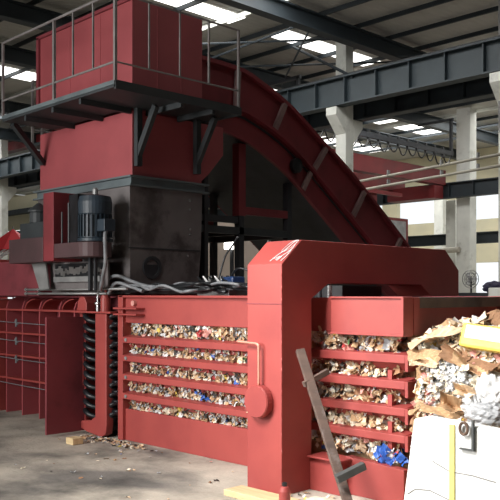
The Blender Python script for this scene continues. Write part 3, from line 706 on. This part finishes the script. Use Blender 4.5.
# bale pushed out of the mouth, its long side facing the aisle
def topz(x): return 1.24 + .11 * min(1, max(0, (x - 1.9) / .25)) + .02 * math.sin(x * 9)
def front(x, z): return -.07 - .035 * math.sin(x * 6 + z * 5) - .03 * math.sin(z * 11 - x * 4) - .10 * max(0, 1.0 - z)
mb = MB()
NX, NZ = 26, 14
g = []
for j in range(NZ + 1):
    for i in range(NX + 1):
        x = 1.90 + 1.6 * i / NX; t = j / NZ
        z = .03 + (topz(x) - .05) * t; g.append((x, front(x, z) + .05, z))
for i in range(NX + 1):
    x = 1.90 + 1.6 * i / NX; g.append((x, 1.28, topz(x) - .03))
for i in range(NX + 1):
    x = 1.90 + 1.6 * i / NX; g.append((x, 1.28, .03))
mb._add(g, [(j * (NX + 1) + i, j * (NX + 1) + i + 1, (j + 1) * (NX + 1) + i + 1, (j + 1) * (NX + 1) + i) for j in range(NZ + 2) for i in range(NX)], 0)
e0 = [r * (NX + 1) for r in range(NZ + 3)]; mb.f.append(tuple(e0)); mb.m.append(0); mb.f.append(tuple(k + NX for k in e0)); mb.m.append(0)
def pz():
    x = rnd.uniform(1.93, 3.4); z = rnd.uniform(.45, topz(x)); return (x, front(x, z) + rnd.uniform(-.02, .04), z), (.1, -1, .35)
scraps(mb, 4200, pz, .03, .10, [12, 13, 8, 7, 2, 12, .1, .3, 4, .6, 5, .05], crump=.35, tilt=.55)
def pt():
    x = rnd.uniform(1.92, 3.4); return (x, rnd.uniform(-.08, .9), topz(x) + rnd.uniform(-.02, .03)), (0, -.3, 1)
scraps(mb, 900, pt, .05, .16, [12, 18, 4, 5, 2, 12, 0, .2, 1, 1, 1.5, .1], crump=.3, tilt=.5)
def pw():
    x = rnd.gauss(2.22, .10); z = 1.04 - (x - 2.2) * .35 + rnd.gauss(0, .045); return (x, front(x, z) - rnd.uniform(.04, .10), z), (.1, -1, .3)
scraps(mb, 900, pw, .02, .06, [0, .5, 0, 14, .3, 3, 0, 0, 0, 0, .4, 0], crump=.5, tilt=1.0)
def pw2():
    x = rnd.uniform(1.98, 2.2); z = rnd.uniform(.70, .95); return (x, front(x, z) - rnd.uniform(.01, .04), z), (.1, -1, .3)
scraps(mb, 160, pw2, .02, .07, [0, 3, 0, 7, .3, 5, 0, 0, 4, 0, .4, 0], crump=.5, tilt=1.0)
tag(mb.build('waste_bale', SC), 'loose mixed paper bale pushed out of the baler mouth at the right', 'waste', kind='stuff')

def sheet(name, label, cat, m, c, size, rot, bend=.1, thick=.006, group=None, crump=.02, fold=None):
    n, k = 9, 6; mb = MB(); L, Wd = size; R = Matrix.Rotation(rot[2], 3, 'Z') @ Matrix.Rotation(rot[1], 3, 'Y') @ Matrix.Rotation(rot[0], 3, 'X')
    vs = []
    for i in range(n):
        for j in range(k):
            u = i / (n - 1) - .5; v = j / (k - 1) - .5
            z = bend * (u * u * 4 - .4) + crump * math.sin(u * 9 + v * 5 + c[1] * 7) + (abs(v) * fold if fold else 0)
            e = 1 + rnd.uniform(-.06, .06)
            vs.append(Vector(c) + R @ Vector((u * L * e, v * Wd * e, z)))
    mb._add(vs, [(i * k + j, i * k + j + 1, (i + 1) * k + j + 1, (i + 1) * k + j) for i in range(n - 1) for j in range(k - 1)])
    o = mb.build(name, m); md = o.modifiers.new('thickness', 'SOLIDIFY'); md.thickness = thick
    return tag(o, label, cat, group)
g = 'large cardboard pieces on the bale'
Q = PI / 2
def card(label, m, x, z, size, ang, bend=.04, lean=0.0, y=-.16, fold=None, flat=.9):
    # sheet standing roughly in the bale side (flat = 0) or lying flatter (flat towards 1.5)
    return sheet('cardboard_sheet', label, 'cardboard', m, (x, y, z), size, (flat, -ang, lean), bend, group=g, fold=fold)
card('long tan cardboard strip slanting up at the left top of the bale', TAN, 2.15, 1.30, (.50, .06), .30, -.03, .1, flat=.8)
card('brown peaked cardboard piece on the bale just under the end beam', BROWN, 2.14, 1.345, (.26, .20), .12, -.05, .3, y=.05, flat=.5)
card('short tan cardboard strip sticking up at the top middle of the bale', CREAMP, 2.30, 1.38, (.30, .08), .35, .02, .2, y=.0, flat=.8)
card('brown cardboard corner at the top right of the bale behind the yellow carton', BROWN, 2.50, 1.40, (.40, .22), -.05, -.06, .1, y=.1, flat=.5)
card('curved dark brown cardboard flap sagging below the yellow carton', BROWN, 2.44, 1.12, (.46, .10), -.22, .09, -.1, y=-.19, flat=.9)
card('lighter kraft cardboard flap layered under the sagging brown flap', KRAFT, 2.47, 1.09, (.34, .06), -.26, .08, -.1, y=-.20, flat=.8)
card('flat kraft cardboard layer at the left edge of the bale', KRAFT, 2.05, 1.15, (.30, .09), .03, .01, 0, y=-.15, flat=1.1)
card('second flat kraft cardboard layer lower at the left edge of the bale', TAN, 2.04, 1.10, (.26, .07), -.03, .01, 0, y=-.15, flat=1.2)
card('folded tan box flap in the lower middle of the bale above the hook', KRAFT, 2.33, .80, (.16, .11), -.3, .03, .2, y=-.24, fold=.3, flat=1.2)
card('yellowish tan carton piece left of the white plastic', TAN, 2.42, .91, (.15, .08), -.15, .02, .1, y=-.20, fold=.2, flat=1.3)
card('thin brown cardboard edge above the white board', KRAFT, 2.22, .76, (.34, .06), -.08, .02, 0, y=-.22, flat=1.0)
# yellow carton
yc = thing('yellow_carton', 'yellow and cream printed carton lying at the top right of the bale', 'carton', (2.62, -.02, 1.25))
for nm, mt, b in (('box', YELP, (-.28, .30, -.16, .20, -.085, .09)), ('cream_band', CREAMP, (-.24, .29, -.166, -.161, -.02, .075)), ('opening_shade', DARKP, (-.1, .22, -.10, .12, .0905, .094))):  # dark patch on the top is painted shade of an opening
    o = MB().box(*b).build(nm, mt, None, bevel=.02 if nm == 'box' else 0); o.parent = yc; o.rotation_euler = (-.25, .10, .02)
def crumple(name, label, m, c, s, seed, cat='plastic film'):
    r2 = random.Random(seed); bm = bmesh.new(); bmesh.ops.create_icosphere(bm, subdivisions=4, radius=1)
    fr = [(Vector((r2.uniform(-1, 1), r2.uniform(-1, 1), r2.uniform(-1, 1))).normalized(), r2.uniform(3, 9), r2.uniform(0, 6)) for _ in range(9)]
    for v in bm.verts:
        d = sum(abs(math.sin(v.co.dot(a) * f + ph)) for a, f, ph in fr) / 9
        v.co *= .62 + .62 * d; v.co = Vector((v.co.x * s[0], v.co.y * s[1], v.co.z * s[2])) + Vector(c)
    me = bpy.data.meshes.new(name); bm.to_mesh(me); bm.free(); me.materials.append(m)
    o = bpy.data.objects.new(name, me); COL.objects.link(o); return tag(o, label, cat)
crumple('plastic_film', 'bright white crumpled plastic at the right edge of the bale', WHITEP, (2.63, -.22, .95), (.12, .08, .12), 3)
crumple('plastic_film', 'dark grey crumpled film between the bale and the white board', GREYP, (2.62, -.30, .78), (.14, .10, .08), 5)
crumple('plastic_film', 'small crumpled white bag left of the grey film', WHITEP, (2.47, -.24, .84), (.07, .07, .07), 9)

# ---------------------------------------------------------------- white board in front of the bale
wbd = thing('foam_board', 'white foam board leaning in front of the bale, bottom right', 'board', (2.9, -1.0, 0))
bpts = [(2.42, -.05), (2.545, .83), (2.62, .85), (3.6, .80), (3.6, -.05)]
mb = MB(); mb.prism([(p[0], max(p[1], 0)) for p in bpts], 'y', -1.04, -.94); mb.build('panel', BOARD, wbd, bevel=.012)
MB().box(2.80, 2.835, -1.048, -1.04, .0, .826).build('yellow_tape', TAPE, wbd)
ck = MB()
for c in ([(2.68, .59), (2.80, .545), (2.95, .545), (3.1, .53)], [(2.50, .36), (2.56, .40), (2.66, .41), (2.82, .37)], [(2.86, .34), (2.98, .33), (3.1, .30)]):
    ck.tube([(p[0], -1.042, p[1]) for p in c], .003, 4)
ck.build('surface_crack', CRACK, wbd)
hk = thing('metal_hook', 'rusty ring and angle bracket hooked on the white board edge', 'hook', (2.95, -1.05, .8))
rb = MB().tube([(2.905 + .026 * math.cos(t * PI / 8), -1.06, .815 + .035 * math.sin(t * PI / 8)) for t in range(17)], .009, 6)
rb.build('ring', mat('rusty_iron', (.10, .06, .045), (.16, .10, .07), rough=.8), hk)
MB().box(2.955, 2.968, -1.062, -1.045, .70, .87).box(2.875, 2.968, -1.062, -1.045, .69, .70).build('angle_bracket', STEELTUBE, hk)

# ---------------------------------------------------------------- leaning timber with stubs
tl = thing('leaning_timber', 'weathered grey brown timber leaning against the portal frame with two stubs', 'timber', (1.55, -.75, 0))
P0 = Vector((1.80, -.70, .01)); P1 = Vector((1.07, -.45, 1.155))
MB().bar(P0, P1, .04, .07, up=(.55, .8, 0)).build('beam', WOOD, tl, bevel=.004)
MB().bar((1.20, -.55, .895), (1.26, -.33, .99), .04, .045).build('upper_stub', WOOD, tl, bevel=.003)
MB().bar((1.70, -.76, .275), (1.80, -.57, .36), .06, .055).build('square_tube_stub', STEELTUBE, tl, bevel=.004)
MB().bar((1.8005, -.569, .3604), (1.803, -.565, .362), .045, .042).build('tube_mouth_shade', BLACK, tl)  # black end piece painted as the shade inside the tube

# small red bottle-like post
rc = thing('red_cylinder', 'small red cylinder with dark cap in front of the portal frame', 'cylinder', (1.38, -.96, 0))
MB().rings((1.38, -.96, 0), [(.04, 0), (.042, .01), (.042, .17), (.03, .20), (.018, .205)], 18).build('body', RED, rc)
MB().rings((1.38, -.96, .205), [(.018, 0), (.02, .025), (.008, .03)], 10).build('cap', BLACK, rc)

# wood and debris on the floor
tag(MB().box(.66, 1.30, -.90, -.70, 0, .05).build('wood_plank', PALEWOOD, bevel=.004), 'pale wooden plank lying in front of the portal frame foot', 'plank')
tag(MB().box(-2.16, -2.02, -.60, -.47, 0, .07).build('wood_block', PALEWOOD, bevel=.006), 'small pale wood block on the floor by the wire guide housing', 'wood block')
crumple('cardboard_wad', 'crumpled cream cardboard wad at the foot of the leaning timber', CREAMP, (1.58, -.78, .05), (.17, .12, .07), 11, 'cardboard')
crumple('dark_lump', 'dark oily lump on the floor at the left edge', DARKP, (-4.55, -.75, .03), (.22, .12, .05), 13, 'debris')
mb = MB()
def deb():
    return (rnd.gauss(-1.75, .35), -.12 - abs(rnd.gauss(0, .12)), .012), (0, 0, 1)
scraps(mb, 110, deb, .02, .07, WT, tilt=.3)
def deb2(): return (rnd.uniform(-1.6, .5), rnd.uniform(-1.6, -.12), .008), (0, 0, 1)
scraps(mb, 34, deb2, .015, .05, WT, tilt=.2)
def deb3(): return (rnd.uniform(.9, 2.0), rnd.uniform(-1.0, -.35), .012), (0, 0, 1)
scraps(mb, 120, deb3, .02, .07, [8, 8, 3, 5, 1, 8, 0, 0, 0, 1, 2, 0], tilt=.3)
tag(mb.build('floor_litter', SC), 'small paper scraps littering the concrete floor along the baler', 'litter', kind='stuff')

# ---------------------------------------------------------------- things behind
um = thing('red_umbrella', 'red umbrella canopy behind the gearbox at the left edge', 'umbrella', (-9.5, 2.3, 0))
mb = MB(); vs = [(-9.2, 2.55, 2.88)]
for k in range(8):
    t = 2 * PI * k / 8; vs.append((-9.2 + .62 * math.cos(t), 2.55 + .62 * math.sin(t), 2.45))
mb._add(vs, [(0, k + 1, (k + 1) % 8 + 1) for k in range(8)]); 
o = mb.build('canopy', mat('umbrella_red', (.6, .02, .03), (.5, .02, .03), rough=.5), um); o.modifiers.new('t', 'SOLIDIFY').thickness = .008
MB().tube([(-9.2, 2.55, 1.1), (-9.2, 2.55, 2.92)], .015, 6).build('pole', GREYM, um)
tr = thing('parked_tricycle', 'cluttered dark cargo tricycle under the red umbrella', 'vehicle', (-9.3, 2.4, 0))
MB().box(-9.9, -8.8, 2.0, 3.0, .5, 1.1).build('cargo_bed', MOTOR, tr)
MB().box(-10.3, -9.9, 2.2, 2.8, .5, 1.7).build('cab', REDP, tr)
for y in (2.0, 3.0): MB().rings((-9.1, y, .32), [(.3, -.05), (.32, 0), (.3, .05)], 18, 'y').build('wheel', BLACK, tr)
MB().rings((-10.2, 2.5, .32), [(.3, -.05), (.32, 0), (.3, .05)], 18, 'y').build('wheel', BLACK, tr)
for i in range(3): MB().tube(spline([(-9.5 + i * .2, 2.2, 1.1), (-9.3 + i * .1, 2.1, 2.1), (-8.9, 2.3 + i * .1, 2.5), (-8.7, 2.5, 2.55)], 5), .02, 6).build('bent_bar', WHITEP, tr)
# small fan and clutter on the dark table at the right
dt = thing('work_table', 'dark covered work table seen past the portal frame', 'table', (-1.3, 6.6, 0))
MB().box(-1.9, -.55, 6.1, 7.3, 1.42, 1.62).build('top', DARK, dt)
for x in (-1.85, -.6):
    for y in (6.15, 7.25): MB().box(x - .04, x + .04, y - .04, y + .04, 0, 1.42).build('leg', DARK, dt)
fn = thing('cage_fan', 'small wire cage fan standing on the dark work table', 'fan', (-1.4, 6.4, 1.62))
cx, cy, cz, r = -1.4, 6.35, 1.84, .15
for sgn in (-1, 1):
    mb = MB()
    for rr in (.05, .10, .145):
        mb.tube([(cx + rr * math.cos(2 * PI * a / 20), cy + sgn * .05 * (1.05 - rr / .15), cz + rr * math.sin(2 * PI * a / 20)) for a in range(21)], .005, 4)
    for k in range(4):
        t = PI * k / 4; mb.tube([(cx + q * math.cos(t), cy + sgn * .05 * (1.05 - abs(q) / .15), cz + q * math.sin(t)) for q in (-.145, 0, .145)], .003, 4)
    mb.build('cage', GREYM, fn)
MB().tube([(cx, cy + .02, 1.62), (cx, cy + .02, 1.84)], .015, 6).build('stand', DARK, fn)
for k in range(3):
    t = 2 * PI * k / 3; MB().bar((cx, cy, cz), (cx + .11 * math.cos(t), cy, cz + .11 * math.sin(t)), .05, .006, up=(0, 1, 0)).build('blade', WHITEP, fn)
crumple('dark_bag', 'dark navy bag lying beside the fan on the work table', mat('navy_cloth', (.02, .02, .05), (.05, .04, .09), rough=.8), (-1.05, 6.5, 1.70), (.20, .12, .10), 21, 'bag')
tag(MB().box(-.45, 2.0, 5.2, 5.8, 0, 1.69).build('stone_block', COLUMN, bevel=.02), 'pale concrete block at the right edge behind the bale', 'block')
wl = thing('work_lamp', 'bright work lamp glowing between the hopper and the steel frame', 'lamp', (-7.05, 6.3, 0))
MB().box(-7.08, -7.02, 6.38, 6.44, 0, 2.7).build('post', DARK, wl)
MB().box(-7.14, -6.96, 6.27, 6.38, 2.54, 2.80).build('lamp_head', LAMPM, wl)
tag(MB().box(-13.5, -6.0, 9.0, 9.15, 0, 3.5).build('partition_panel', mat('pale_partition', (.62, .52, .44), (.52, .44, .38), rough=.9, scale=1)), 'pale partition wall seen behind the valve block', 'panel')
for i, (x, lab) in enumerate([(-9.4, 'left dark post in front of the pale partition'), (-8.3, 'right dark post in front of the pale partition')]):
    tag(MB().box(x, x + .12, 8.7, 8.82, 0, 4.2).build('steel_post', DARK), lab, 'post')
tag(MB().box(-8.6, -8.1, 8.85, 8.95, 2.9, 3.3).build('red_sign', CRANE), 'small red panel above the work lamp', 'panel')
tag(MB().box(-8.5, -8.2, 8.88, 8.98, 1.9, 2.3).build('switch_box', MAROON), 'small dark maroon box on the pale partition below the lamp', 'box')
crumple('white_sack', 'white crumpled sack resting on the frame left of the portal top', WHITEP, (-1.9, 2.25, 2.06), (.06, .07, .22), 33, 'sack')
